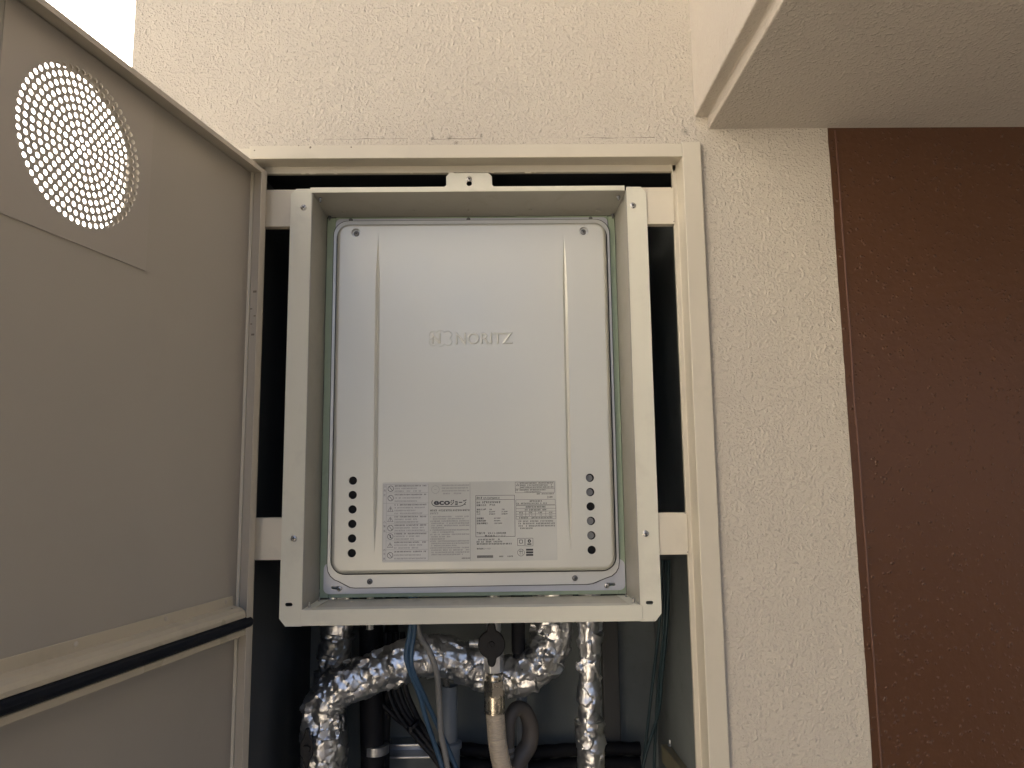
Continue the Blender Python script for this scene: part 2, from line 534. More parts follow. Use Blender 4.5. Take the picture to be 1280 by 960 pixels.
# flaked paint nicks along the raw inner edges
for i in range(9):
    x = rnd.uniform(-0.33, 0.26)
    sz = rnd.uniform(0.001, 0.004)
    MB().box(x, x + sz * 2.5, LY - 0.0006, LY + 0.004, 1.9755 - sz * 0.35, 1.9758).build('paint_flake', 'rail', fr)
for (px, py, r) in ((388, 184, .0016), (387.5, 185, .001), (373, 182, .001), (439, 184, .0012), (318, 188, .0012)):
    q = P(px, py, FY)
    MB().lathe([(r, 0), (r * 0.7, -0.0005)], (q.x, FY, q.z), (0, 1, 0), 8).build('paint_chip', 'mark', fr)

# ================================================================ open door leaf
A = 0.21246
door = thing('shaft_door', 'open taupe steel door with a round perforated vent and black seal strip', 'door', (-0.3548, -0.010, 0.12))
door.rotation_euler = (0, 0, -(math.pi / 2 + A))
DW, DT, T = 0.632, 1.967 - 0.12, -0.023           # width, height, depth of the sheet behind the lips
ZO = 0.12
vc = (0.3225, 1.8572 - ZO)
skin_hole = circ(vc[0] - 0.000, vc[1], 0.0865, 64)
MB().mesh(plate([[(-0.0066, 0), (DW, 0), (DW, DT), (-0.0066, DT)], skin_hole], T - 0.0125, T - 0.0135)).build('outer_skin', 'door', door)
MB().mesh(plate([[(-0.0060, 0.001), (DW - 0.001, 0.001), (DW - 0.001, DT - 0.001), (-0.0060, DT - 0.001)], circ(vc[0], vc[1], 0.094, 64)], T, T - 0.001)).build('inner_sheet', 'door', door)
# ring wall closing the cavity round the vent
lo = [[(x, y, z) for x, z in circ(vc[0], vc[1], 0.0945, 64)] for y in (T - 0.0005, T - 0.0128)]
MB().loft(lo).build('vent_collar', 'door', door, 40)
# perforated vent plate: rings of six sectors
holes = [circ(vc[0], vc[1], 0.00305, 10)]
NR = 10
for k in range(1, NR + 1):
    rr = 0.0852 * k / (NR + 0.35)
    m = 6 * k
    for j in range(m):
        # six-sector lattice drawn out to round rings
        a = 2 * math.pi * j / m + 0.12
        holes.append(circ(vc[0] + rr * math.cos(a), vc[1] + rr * math.sin(a), 0.00305, 10))
MB().mesh(plate([rrect(0.2175, 0.4275, 1.7512 - ZO, DT - 0.004, 0.001, 2)] + holes, T + 0.0016, T + 0.0004)).build('vent_plate', 'ventplate', door)
# folded edges
MB().prism([(-0.0080, T - 0.0135), (-0.0080, 0.0), (0.0066, 0.0), (0.0066, -0.0012), (-0.0066, -0.0012), (-0.0066, T - 0.0135)], 'z', 0, DT).build('hinge_edge', 'door_lip', door, bevel=0.0004)
MB().prism([(DW, T - 0.0135), (DW, 0.0), (DW - 0.014, 0.0), (DW - 0.014, -0.0012), (DW - 0.0013, -0.0012), (DW - 0.0013, T - 0.0135)], 'z', 0, DT).build('lock_edge', 'door_lip', door, bevel=0.0004)
MB().prism([(T - 0.0135, DT + 0.0012), (0.0003, DT + 0.0012), (0.0003, DT - 0.006), (-0.0010, DT - 0.006), (-0.0010, DT), (T - 0.0135, DT)], 'x', -0.0085, DW + 0.0005).build('top_edge', 'door_lip', door, bevel=0.0004)
MB().prism([(T - 0.0135, -0.0012), (0.0003, -0.0012), (0.0003, 0.008), (-0.0010, 0.008), (-0.0010, 0), (T - 0.0135, 0)], 'x', -0.0085, DW + 0.0005).build('bottom_edge', 'door_lip', door, bevel=0.0004)
# stiffening rail with a black seal strip across the leaf
R0 = 1.291 - ZO
prof = [(T, R0 + 0.053), (T + 0.0012, R0 + 0.053), (T + 0.0016, R0 + 0.040), (-0.010, R0 + 0.038), (-0.004, R0 + 0.034), (-0.0015, R0 + 0.029), (-0.0015, R0 + 0.024), (-0.006, R0 + 0.0225), (-0.006, R0 + 0.010), (-0.001, R0 + 0.0085), (-0.0005, R0 + 0.001), (-0.004, R0), (T, R0 - 0.001)]
rail = MB().prism(prof, 'x', 0.0072, DW - 0.0015).build('stiffening_rail', 'door_rail', door, bevel=0.0006)
MB().prism([(-0.010, R0 + 0.0230), (0.000, R0 + 0.0232), (0.0032, R0 + 0.021), (0.0042, R0 + 0.0165), (0.0032, R0 + 0.012), (0.000, R0 + 0.0098), (-0.010, R0 + 0.010)], 'x', -0.004, DW + 0.001).build('seal_strip', 'rubber', rail, bevel=0.0006)
for u in (0.024, 0.15, 0.29, 0.43, 0.57):
    MB().lathe([(0.0032, 0), (0.003, 0.0012), (0.0015, 0.0022)], (u, T + 0.0004, R0 + 0.0475), (0, 1, 0), 12).build('rivet', 'door_lip', rail, 40)
# rub marks where the hinge touched the folded edge
for (zz, ux, s_) in ((1.782, 0.002, 0.004), (1.756, -0.003, 0.0022), (1.745, 0.003, 0.0022), (1.733, -0.002, 0.002), (1.717, 0.001, 0.0035)):
    MB().box(-0.0067, -0.0062, -0.0145 + ux - s_ * 0.7, -0.0145 + ux + s_ * 0.7, zz - ZO - s_ * 0.4, zz - ZO + s_ * 0.4).build('rub_mark', 'mark', door)

# ================================================================ mounting bracket (open box round the heater)
br = thing('mounting_bracket', 'ivory sheet steel box bracket with flanges screwed onto the rails', 'bracket', (0, 0, 0))
Z0, Z1 = 1.2955, 1.9490
XL0, XL1, XR0, XR1 = -0.3218, -0.2888, 0.1958, 0.2275
BT = 0.0012
fl = MB().mesh(plate([[(XL0, Z0 + 0.011), (XL0 + 0.009, Z0), (XL1 - 0.0008, Z0), (XL1 - 0.0008, Z1), (XL0 + 0.008, Z1), (XL0, Z1 - 0.008)], slot(-0.3085, 1.326, 0.0028, 0.0026)], BY, LY - 0.0016)).build('side_flange', 'bracket', br, bevel=0.0004)
fr_ = MB().mesh(plate([[(XR0 + 0.0008, Z0), (XR1 - 0.009, Z0), (XR1, Z0 + 0.011), (XR1, Z1 - 0.010), (XR1 - 0.008, Z1), (XR0 + 0.0008, Z1)], slot(0.2105, 1.3215, 0.0028, 0.0026)], BY, LY - 0.0016)).build('side_flange', 'bracket', br, bevel=0.0004)
tx = -0.0470
keyh = circ(tx, 1.9555, 0.0042, 18)
MB().mesh(plate([[(XL1 - 0.003, 1.9424), (XR0 - 0.002, 1.9432), (XR0 - 0.002, 1.9505), (-0.0088, 1.9505), (-0.0115, 1.953), (-0.0118, 1.967), (-0.0175, 1.9725), (-0.0775, 1.9725), (-0.0825, 1.967), (-0.0825, 1.953), (-0.0855, 1.9505), (XL1 - 0.003, 1.9505)], keyh], BY - 0.0014, BY)).build('top_flange', 'bracket', br, bevel=0.0004)
MB().prism([(BY - 0.0016, 1.2962), (BY - 0.0016, 1.3185), (BY + 0.02, 1.3185), (BY + 0.02, 1.3173), (BY - 0.0004, 1.3173), (BY - 0.0004, 1.2962)], 'x', -0.2912, 0.1995).build('bottom_flange', 'bracket', br, bevel=0.0005)
YB = 0.098
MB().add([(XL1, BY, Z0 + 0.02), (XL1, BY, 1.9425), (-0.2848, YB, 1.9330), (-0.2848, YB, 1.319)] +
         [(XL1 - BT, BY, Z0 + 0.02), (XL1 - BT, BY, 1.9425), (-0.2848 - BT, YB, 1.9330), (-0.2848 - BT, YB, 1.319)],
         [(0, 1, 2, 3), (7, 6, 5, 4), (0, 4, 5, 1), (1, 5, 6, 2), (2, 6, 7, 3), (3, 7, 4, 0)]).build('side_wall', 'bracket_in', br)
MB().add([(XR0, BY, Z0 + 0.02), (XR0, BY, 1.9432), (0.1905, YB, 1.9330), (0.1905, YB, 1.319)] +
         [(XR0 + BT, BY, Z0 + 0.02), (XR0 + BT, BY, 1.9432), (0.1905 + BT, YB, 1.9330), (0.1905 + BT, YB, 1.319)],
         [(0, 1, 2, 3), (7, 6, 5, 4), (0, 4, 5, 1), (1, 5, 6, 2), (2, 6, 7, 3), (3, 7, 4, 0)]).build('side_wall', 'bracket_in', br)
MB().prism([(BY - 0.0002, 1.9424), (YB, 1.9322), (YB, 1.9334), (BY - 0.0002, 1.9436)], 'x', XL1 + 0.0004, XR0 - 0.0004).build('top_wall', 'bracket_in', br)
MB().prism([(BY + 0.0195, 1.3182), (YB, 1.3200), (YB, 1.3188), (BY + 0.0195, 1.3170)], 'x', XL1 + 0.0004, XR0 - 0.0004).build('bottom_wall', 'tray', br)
for sgn, x0 in ((1, XL1 + 0.0006), (-1, XR0 - 0.0006)):
    # corner tabs folded over the floor of the box, with studs
    MB().add([(x0, BY + 0.002, 1.3192), (x0 + sgn * 0.013, BY + 0.002, 1.3192), (x0 + sgn * 0.020, YB - 0.006, 1.3210), (x0 + sgn * 0.004, YB - 0.006, 1.3210),
              (x0, BY + 0.002, 1.3186), (x0 + sgn * 0.013, BY + 0.002, 1.3186), (x0 + sgn * 0.020, YB - 0.006, 1.3202), (x0 + sgn * 0.004, YB - 0.006, 1.3202)],
             [(0, 1, 2, 3), (7, 6, 5, 4), (0, 4, 5, 1), (1, 5, 6, 2), (2, 6, 7, 3), (3, 7, 4, 0)]).build('corner_tab', 'bracket', br)
    for yy, xx in ((BY + 0.014, 0.0055), (YB - 0.020, 0.0085)):
        MB().lathe([(0.0018, 0), (0.0018, 0.004), (0.0011, 0.0042), (0.0010, 0.008)], (x0 + sgn * xx, yy, 1.3190), (0, 0, 1), 10).build('stud', 'screw', br, 40)
    for yy, zz in ((BY + 0.012, 1.938), (YB - 0.006, 1.9315)):
        MB().lathe([(0.0028, 0), (0.0028, -0.003), (0.0014, -0.0035), (0.0012, -0.007)], (x0 + sgn * 0.009, yy, zz + 0.0005), (0, 0, 1), 10).build('stud', 'screwd', br, 40)
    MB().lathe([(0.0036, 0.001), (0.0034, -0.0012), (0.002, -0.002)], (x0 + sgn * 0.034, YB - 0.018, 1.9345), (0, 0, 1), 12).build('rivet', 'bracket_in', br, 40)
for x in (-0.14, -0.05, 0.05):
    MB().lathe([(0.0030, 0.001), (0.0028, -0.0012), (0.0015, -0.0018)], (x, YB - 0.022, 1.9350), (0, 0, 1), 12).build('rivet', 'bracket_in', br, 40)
for (px, py) in ((379.5, 259.5), (791, 257), (367.5, 673), (807, 667)):
    q = P(px, py, BY)
    screw(br, q.x, BY, q.z, 0.0045, tilt=rnd.uniform(0, 1.5))
screw(br, tx, BY - 0.0014, 1.9625, 0.0042, tilt=0.4)

# ================================================================ water heater
wh = thing('water_heater', 'silver wall mounted water heater recessed in the ivory bracket', 'water heater', (0, 0, 0))
HY, RY = 0.0745, 0.0925                # front of the raised panel, front of its rim
MB().box(-0.270, 0.178, 0.104, 0.34, 1.335, 1.928).build('casing', 'chassis', wh, bevel=0.003)
fx0, fx1, fz0, fz1 = -0.2568, 0.1655, 1.3668, 1.9080
HXL, HXR = -0.2308, 0.1354
HZ = [1.5014 - 0.02192 * i for i in range(6)]
G = [(-0.1962, 1.8965, 1.392), (0.1033, 1.8975, 1.389)]


def sliver(x, zt, zb, hw):
    n = 14
    out = []
    for k in range(n + 1):
        t = k / n
        wv = hw * min(1, 6.5 * t) * min(1, 6.5 * (1 - t)) ** 0.8 if 0 < t < 1 else 0.00003
        out.append((t, wv))
    return [(x - wv, zt + (zb - zt) * t) for t, wv in out] + [(x + wv, zt + (zb - zt) * t) for t, wv in reversed(out)]


cuts = [circ(HXL, z, 0.0064, 20) for z in HZ] + [circ(HXR, z, 0.0064, 20) for z in HZ]
cuts += [circ(-0.2324, 1.8977, 0.0072, 20), circ(0.1356, 1.8977, 0.0072, 20)]
cuts += [sliver(*g, 0.0036) for g in G]
cov = MB()
face_loop = rrect(fx0, fx1, fz0, fz1, 0.0125, 8)
cov.mesh(plate([face_loop] + cuts, HY, HY + 0.0008))
# rounded shoulders from the raised face down to the flat rim
loops = []
for inset, y in ((0, HY), (-0.0024, HY + 0.0005), (-0.0046, HY + 0.0022), (-0.0062, HY + 0.0055), (-0.0074, HY + 0.0110), (-0.0080, HY + 0.0160), (-0.0086, RY + 0.0016)):
    loops.append([(x, y, z) for x, z in rrect(fx0 + inset, fx1 - inset, fz0 + inset * 0.9, fz1 - inset * 0.9, 0.0125 - inset, 8)])
cov.loft(loops)
front = cov.build('front_cover', 'silver', wh, 50)
ins = 0.0106
rin = rrect(fx0 - ins, fx1 + ins, fz0 - ins * 0.9, fz1 + ins * 0.9, 0.0125 + ins, 8)
rx0, rx1, rzt = -0.2718, 0.1796, 1.9238
rout = []
for k in range(9):
    a = math.radians(90 * k / 8)
    rout.append((rx1 - 0.024 + 0.024 * math.cos(a), rzt - 0.024 + 0.024 * math.sin(a)))
for k in range(9):
    a = math.radians(90 + 90 * k / 8)
    rout.append((rx0 + 0.024 + 0.024 * math.cos(a), rzt - 0.024 + 0.024 * math.sin(a)))
rout += [(rx0, 1.372), (rx0 + 0.0015, 1.363), (rx0 + 0.0055, 1.3560), (rx0 + 0.012, 1.3505), (rx0 + 0.018, 1.3482), (rx0 + 0.026, 1.3440), (rx0 + 0.036, 1.3388), (rx0 + 0.044, 1.3378),
         (rx1 - 0.050, 1.3386), (rx1 - 0.042, 1.3396), (rx1 - 0.030, 1.3444), (rx1 - 0.020, 1.3482), (rx1 - 0.012, 1.3508), (rx1 - 0.0055, 1.3562), (rx1 - 0.0015, 1.363), (rx1, 1.372)]
MB().mesh(plate([rout, rin], RY - 0.0002, RY + 0.0016)).build('cover_rim', 'rim', wh, bevel=0.0005)
# dark plate: joint round the cover, painted shade in the channel inside the rim
cx_, cz_ = (rx0 + rx1) / 2, 1.63
seam_shade = [(x + (0.0013 if x > cx_ else -0.0013), z + (0.0013 if z > cz_ else -0.0013)) for x, z in rout]
MB().mesh(plate([seam_shade], RY + 0.0018, RY + 0.0040)).build('cover_joint_shade', 'seam_shade', wh)
# chassis plate showing below and above the cover
MB().mesh(plate([rrect(-0.2782, 0.1890, 1.3282, 1.375, 0.009, 6), slot(-0.2600, 1.3378, 0.0036, 0.0026), slot(0.1672, 1.3370, 0.0036, 0.0026)], RY + 0.0042, RY + 0.0058)).build('lower_plate', 'chassis', wh, bevel=0.0004)
MB().mesh(plate([rrect(-0.2700, 0.1780, 1.900, 1.9290, 0.008, 6)], RY + 0.0042, RY + 0.0058)).build('upper_plate', 'chassis', wh, bevel=0.0004)
MB().box(-0.2846, -0.2705, RY + 0.0060, RY + 0.02, 1.322, 1.9315).build('foam_seal', 'green', wh, bevel=0.001)
MB().box(0.1785, 0.1903, RY + 0.0060, RY + 0.02, 1.322, 1.9315).build('foam_seal', 'green', wh, bevel=0.001)
MB().box(-0.2704, 0.1784, RY + 0.0062, RY + 0.02, 1.322, 1.3345).build('foam_seal', 'green', wh, bevel=0.001)
MB().box(-0.2704, 0.1784, RY + 0.0062, RY + 0.02, 1.922, 1.9325).build('foam_seal', 'green', wh, bevel=0.001)
for x, z, m_ in ((-0.2060, 1.3470, 'screwd'), (0.1105, 1.3478, 'screwd')):
    screw(wh, x, RY - 0.0002, z, 0.0043, m_, tilt=0.7)
screw(wh, -0.2535, RY + 0.0042, 1.3362, 0.0040, 'screw', tilt=0.2)
screw(wh, 0.1602, RY + 0.0042, 1.3352, 0.0040, 'screw', tilt=0.9)
for x in (-0.2455, -0.0520, 0.1500):
    MB().lathe([(0.0034, 0), (0.0030, -0.0018), (0.0015, -0.0026)], (x, RY + 0.0042, 1.9268), (0, 1, 0), 14).build('screw', 'screwd', wh, 40)
for x in (-0.2324, 0.1356):
    o = MB().lathe([(0.0074, -0.0003), (0.0064, 0.0030), (0.0064, 0.0052), (0.0002, 0.0053)], (x, HY + 0.0002, 1.8977), (0, 1, 0), 20)
    o.f = o.f[:-2]
    cup = o.build('screw_recess', 'rim', wh, 40)
    screw(wh, x, HY + 0.0050, 1.8977, 0.0043, 'screwd', tilt=0.5)
grey_right = {0: 1, 1: 1, 3: 1, 4: 1}
for side, x in ((0, HXL), (1, HXR)):
    for i, z in enumerate(HZ):
        o = MB().lathe([(0.0066, -0.0002), (0.0062, 0.0006), (0.0061, 0.0060), (0.0001, 0.0061)], (x, HY + 0.0003, z), (0, 1, 0), 20)
        o.f = o.f[:-2]
        h_ = o.build('vent_hole', 'silver' if False else 'dark', wh, 40)
        if side and i in grey_right:
            MB().lathe([(0.0052, 0), (0.0052, 0.0005)], (x - 0.0006, HY + 0.0052, z - 0.0004), (0, 1, 0), 18).build('fan_housing', 'holegrey', h_, 40)
for (x, zt, zb) in G:
    sl_ = sliver(x, zt, zb, 0.0037)
    n = len(sl_) // 2
    left = sl_[:n]
    right = list(reversed(sl_[n:]))
    g = MB()
    g.loft([[(p[0], HY + 0.0002, p[1]) for p in left], [((p[0] + q[0]) / 2 - 0.0004, HY + 0.0002 + 0.8 * (q[0] - p[0]) / 2, p[1]) for p, q in zip(left, right)], [(q[0], HY + 0.0002, q[1]) for q in right]], closed=False)
    g.build('pressed_groove', 'silver', wh)

# embossed emblem and lettering (raised in the sheet)
EM = HY - 0.0001
b = MB()
b.mesh(text_mesh('NORITZ', -0.0716, 1.7138, EM, 0.0262, 0.0900, extrude=0.0004, bevel=0.0013))
b.build('embossed_lettering', 'silver', wh, 30)
b = MB()
b.mesh(text_mesh('N', -0.1095, 1.7155, EM - 0.0003, 0.0228, 0.0135, extrude=0.0004, bevel=0.0013))
lob = []
cxs = [(-0.1082, 1.7292), (-0.0960, 1.7308), (-0.0838, 1.7292), (-0.0838, 1.7180), (-0.0960, 1.7166), (-0.1082, 1.7180)]
cen = Vector((-0.0960, 1.7236))
for k in range(96):
    a = 2 * math.pi * k / 96
    d = Vector((math.cos(a), math.sin(a)))
    best = 0
    for c in cxs:
        m_ = Vector(c) - cen
        bq = m_.dot(d)
        disc = bq * bq - (m_.length_squared - 0.0064 ** 2)
        if disc >= 0:
            best = max(best, bq + math.sqrt(disc))
    lob.append(tuple(cen + d * best))
inner = [tuple(cen + (Vector(p) - cen) * 0.95) for p in lob]
b.loft([[(x, HY + 0.0001, z) for x, z in lob], [(cen.x + (x - cen.x) * 0.985, HY - 0.0013, cen.y + (z - cen.y) * 0.985) for x, z in lob], [(x, HY - 0.0013, z) for x, z in inner], [(cen.x + (x - cen.x) * 0.93, HY + 0.0001, cen.y + (z - cen.y) * 0.93) for x, z in lob]])
b.build('embossed_emblem', 'silver', wh, 30)

# printed sticker
SY = HY - 0.00025
LX0, LX1, LZ0, LZ1 = -0.1848, 0.0828, 1.3772, 1.4978
S1, S2 = -0.1142, -0.0475
st = MB().mesh(plate([rrect(LX0, LX1, LZ0, LZ1, 0.001, 2)], SY, HY - 0.00002)).build('rating_label', 'sticker', wh)
MB().mesh(plate([rrect(LX0 + 0.0008, S1 - 0.0004, LZ0 + 0.0008, LZ1 - 0.0008, 0.0005, 2)], SY - 0.00006, SY + 0.00004)).build('warning_field', 'stickerw', st)
TY = SY - 0.00016
ink, inkl = MB(), MB()


def rect(b, x0, x1, z0, z1):
    b.add([(x0, TY, z0), (x1, TY, z0), (x1, TY, z1), (x0, TY, z1)], [(0, 1, 2, 3)])


def hline(b, x0, x1, z, t=0.00035):
    rect(b, x0, x1, z - t / 2, z + t / 2)


def vline(b, x, z0, z1, t=0.00035):
    rect(b, x - t / 2, x + t / 2, z0, z1)


def frame_(b, x0, x1, z0, z1, t=0.0004):
    hline(b, x0, x1, z0, t)
    hline(b, x0, x1, z1, t)
    vline(b, x0, z0, z1, t)
    vline(b, x1, z0, z1, t)


def lines(b, x0, x1, z, h, full=1.0):
    """a line of print too small to read: stroke groups"""
    x = x0
    end = x0 + (x1 - x0) * full
    while x < end - h * 0.5:
        wv = h * rnd.uniform(0.55, 0.95)
        k = rnd.random()
        if k < 0.93:
            hline(b, x, x + wv, z + h * rnd.uniform(0.25, 0.45), h * 0.24)
            hline(b, x, x + wv * rnd.uniform(0.6, 1), z - h * rnd.uniform(0.2, 0.4), h * 0.24)
            vline(b, x + wv * rnd.uniform(0.2, 0.8), z - h * 0.45, z + h * 0.45, h * 0.26)
        x += h * 1.02


def say(b, s, x, z, h, width=None, bold=0.012):
    me = text_mesh(s, x, z, TY, h, width, bold=bold)
    for v in me.vertices:
        v.co.y = TY
    b.mesh(me)


def ringm(b, x, z, r, t, n=20):
    o_, i_ = circ(x, z, r, n), circ(x, z, r - t, n)
    b.loft([[(p[0], TY, p[1]) for p in o_], [(p[0], TY, p[1]) for p in i_]])


def tri(b, x, z, r, t):
    q = lambda k: [(x + k * math.cos(math.radians(a)), z + k * math.sin(math.radians(a))) for a in (90, 210, 330)]
    b.loft([[(p[0], TY, p[1]) for p in q(r)], [(p[0], TY, p[1]) for p in q(r - t * 1.9)]])


def LZ(py):      # label pixel row -> height
    return LZ1 - (py - 602.5) / 99.0 * (LZ1 - LZ0)


def LX(px):
    return LX0 + (px - 479.5) / 216.0 * (LX1 - LX0)


# left column of warnings
frame_(inkl, LX(480.2), LX(536.2), LZ(605), LZ(699.5), 0.0003)
vline(inkl, LX(484.3), LZ(699.5), LZ(605), 0.0003)
rows = [605, 615.5, 628.5, 643.5, 654, 664.5, 675, 686, 699.5]
for i, ry in enumerate(rows[1:-1]):
    hline(inkl, LX(480.2 if i in (1, 6) else 484.3), LX(536.2), LZ(ry), 0.0003)
kinds = 'nnttnntn'
for i in range(8):
    zc = LZ((rows[i] + rows[i + 1]) / 2)
    if kinds[i] == 'n':
        ringm(ink, LX(489.5), zc, 0.0046, 0.0007)
        d_ = 0.0030
        ink.add([(LX(489.5) - d_, TY, zc + d_ + 0.0004), (LX(489.5) - d_ + 0.0006, TY, zc + d_ + 0.0006), (LX(489.5) + d_, TY, zc - d_), (LX(489.5) + d_ - 0.0006, TY, zc - d_ - 0.0004)], [(0, 1, 2, 3)])
        if i == 5:
            rect(ink, LX(489.0), LX(490.0), zc - 0.0024, zc + 0.0024)
    else:
        tri(ink, LX(489.3), zc - 0.0008, 0.0052, 0.0005)
        rect(ink, LX(489.0), LX(489.7), zc - 0.0004, zc + 0.0020)
        rect(ink, LX(489.0), LX(489.7), zc - 0.0018, zc - 0.0010)
    nl = 4 if i == 2 else 3
    for k in range(nl):
        zz = LZ(rows[i]) - (LZ(rows[i]) - LZ(rows[i + 1])) * (k + 0.6) / (nl + 0.2)
        lines(ink if k < 1 else inkl, LX(494.5), LX(535.5), zz, 0.0020, rnd.uniform(0.6, 0.98) if k else 0.98)
for py_, s_ in ((612.5, '危'), (618.5, '険'), (657, '警'), (663, '告'), (691, '注'), (697, '意')):
    say(inkl, s_, LX(480.8), LZ(py_ + 1), 0.0036)
for py_ in (607.5, 652, 686.5):
    tri(inkl, LX(482.3), LZ(py_), 0.0022, 0.0004)
# middle column
ringm(inkl, LX(545), LZ(612), 0.0062, 0.0004, 14)
hline(inkl, LX(543.5), LX(546.5), LZ(612), 0.0004)
for k in range(4):
    lines(inkl, LX(553), LX(588), LZ(607 + k * 3.4), 0.0020, 1 if k < 3 else 0.7)
say(ink, 'eco', LX(543), LZ(631.0), 0.0118, 0.0250, 0.03)
say(ink, 'ジョーズ', LX(563.5), LZ(631.2), 0.0090, 0.0252, 0.03)
curve = [(541.6, 625.5), (540.5, 628), (541.6, 631), (546, 633), (556, 633.3), (570, 633.2), (577, 632.8), (580.5, 631), (583, 628)]
cp = [Vector((LX(x), 0, LZ(z))) for x, z in curve]
cp = catmull(cp, 0.001)
for a, b2 in zip(cp[:-1], cp[1:]):
    d = (b2 - a).normalized() * 0.0005
    nx, nz = -d.z, d.x
    ink.add([(a.x + nx, TY, a.z + nz), (b2.x + nx, TY, b2.z + nz), (b2.x - nx, TY, b2.z - nz), (a.x - nx, TY, a.z - nz)], [(0, 1, 2, 3)])
lines(ink, LX(538.5), LX(588), LZ(638.2), 0.0026)
lines(inkl, LX(538.5), LX(588), LZ(641.8), 0.0026, 0.22)
z_ = 646.0
for grp in (2, 4, 2, 2, 1, 3, 4):
    for k in range(grp):
        if k == 0:
            ringm(inkl, LX(538.9), LZ(z_), 0.0006, 0.0005, 8)
        lines(inkl, LX(540.2), LX(588), LZ(z_), 0.0019, 0.98 if k < grp - 1 else rnd.uniform(0.3, 0.9))
        z_ += 2.75
lines(ink, LX(576), LX(588), LZ(697.5), 0.0019)
vline(inkl, S2 - 0.0028, LZ0 + 0.001, LZ1 - 0.001, 0.0004)
# right column: rating table
frame_(ink, LX(595), LX(643.5), LZ(671.5), LZ(620.2), 0.0005)
hline(ink, LX(595), LX(643.5), LZ(625.5), 0.0005)
lines(ink, LX(596), LX(603.5), LZ(623.2), 0.0030)
say(ink, 'GT-C2472SAW-H', LX(604.5), LZ(624.6), 0.0040, 0.0250)
say(ink, '型式', LX(596), LZ(629.8), 0.0030)
lines(ink, LX(603), LX(627), LZ(628.8), 0.0028)
say(ink, '設置の方式', LX(596), LZ(633.2), 0.0030)
say(ink, '屋外式', LX(612), LZ(633.2), 0.0030)
for py_, s0, s1, s2 in ((638.5, '適用ガス種', '13A', '12A'), (641.4, '能力', '55.5kW', '51.2kW'), (644.2, '入力', '57.8kW', '53.8kW')):
    say(ink, s0, LX(596), LZ(py_), 0.0029)
    say(ink, s1, LX(611.5), LZ(py_), 0.0029)
    say(ink, s2, LX(627), LZ(py_), 0.0029)
for py_, s0, s1 in ((649.5, '定格電圧', 'AC100V'), (652.6, '定格周波数', '50-60Hz'), (655.8, '定格消費電力', '125/130W')):
    say(ink, s0, LX(596), LZ(py_), 0.0029)
    say(ink, s1, LX(617.5), LZ(py_), 0.0029)
say(ink, '製造番号', LX(596), LZ(668), 0.0033)
say(ink, '23.11-250248', LX(610), LZ(668), 0.0033, 0.0275)
say(ink, '株式会社ノーリツ', LX(606), LZ(671.2), 0.0030, 0.0320)
for k, (py_, fl_) in enumerate(((675, 0.62), (677.7, 0.72), (680.4, 0.95))):
    lines(ink, LX(596), LX(642), LZ(py_), 0.0023, fl_)
say(ink, '株式会社ノーリツ', LX(596), LZ(687), 0.0026, 0.0210)
for k in range(22):
    rect(ink, LX(596.5 + k * 0.9), LX(597.1 + k * 0.9), LZ(697.5), LZ(694.3))
lines(ink, LX(622), LX(629), LZ(696), 0.0022)
lines(ink, LX(634), LX(642), LZ(696), 0.0022)
frame_(ink, LX(644.5), LX(693.5), LZ(617.3), LZ(602.9 + 1), 0.0004)
hline(ink, LX(644.5), LX(693.5), LZ(612.5), 0.0004)
vline(ink, LX(650.5), LZ(612.5), LZ(603.9), 0.0004)
tri(ink, LX(647.5), LZ(607.5), 0.0026, 0.0005)
for k in range(3):
    lines(ink, LX(651), LX(693), LZ(605.4 + k * 2.6), 0.0021)
lines(ink, LX(645), LX(683), LZ(614), 0.0020)
lines(ink, LX(656), LX(676), LZ(616.2), 0.0016)
lines(ink, LX(671), LX(692.5), LZ(619), 0.0019)
say(ink, '2109', LX(684), LZ(624.3), 0.0042)
frame_(ink, LX(645), LX(694), LZ(632.5), LZ(626), 0.0004)
lines(ink, LX(662), LX(677), LZ(628), 0.0024)
lines(ink, LX(646), LX(684), LZ(630.8), 0.0021)
for py_ in (633.3, 637.2, 640.6, 644, 647, 650.2):
    hline(ink, LX(645), LX(694.5), LZ(py_), 0.0004)
for px_ in (645, 694.5):
    vline(ink, LX(px_), LZ(650.2), LZ(633.3), 0.0004)
for px_ in (657, 669, 682):
    vline(ink, LX(px_), LZ(647), LZ(640.6), 0.0004)
lines(ink, LX(657), LX(683), LZ(635.2), 0.0024)
lines(ink, LX(656), LX(684), LZ(638.9), 0.0022)
for px_ in (649, 661, 673, 686):
    lines(ink, LX(px_), LX(px_ + 5), LZ(642.3), 0.0020)
    lines(inkl, LX(px_), LX(px_ + 4), LZ(645.5), 0.0018)
lines(ink, LX(649), LX(690), LZ(648.6), 0.0023)
for k in range(4):
    lines(ink, LX(648), LX(693), LZ(653 + k * 2.9), 0.0022, 1 if k < 3 else 0.4)
for (px0, px1, py0, py1) in ((646.5, 655, 683, 674), (656.5, 665.5, 683.5, 674)):
    frame_(ink, LX(px0), LX(px1), LZ(py0), LZ(py1), 0.0005)
frame_(ink, LX(649), LX(652.5), LZ(680), LZ(676), 0.0008)
ringm(ink, LX(661), LZ(677.5), 0.0026, 0.0016, 12)
rect(ink, LX(658.5), LX(663.5), LZ(682), LZ(680.5))
ringm(ink, LX(650.5), LZ(691.5), 0.0055, 0.0005, 20)
hline(ink, LX(648), LX(653), LZ(690), 0.0006)
vline(ink, LX(649.5), LZ(694), LZ(688), 0.0006)
vline(ink, LX(652), LZ(694), LZ(688), 0.0006)
for k in range(3):
    rect(ink, LX(656.8), LX(665.6), LZ(689.3 + k * 3.2), LZ(687 + k * 3.2))
ink.build('printed_text', 'ink', st)
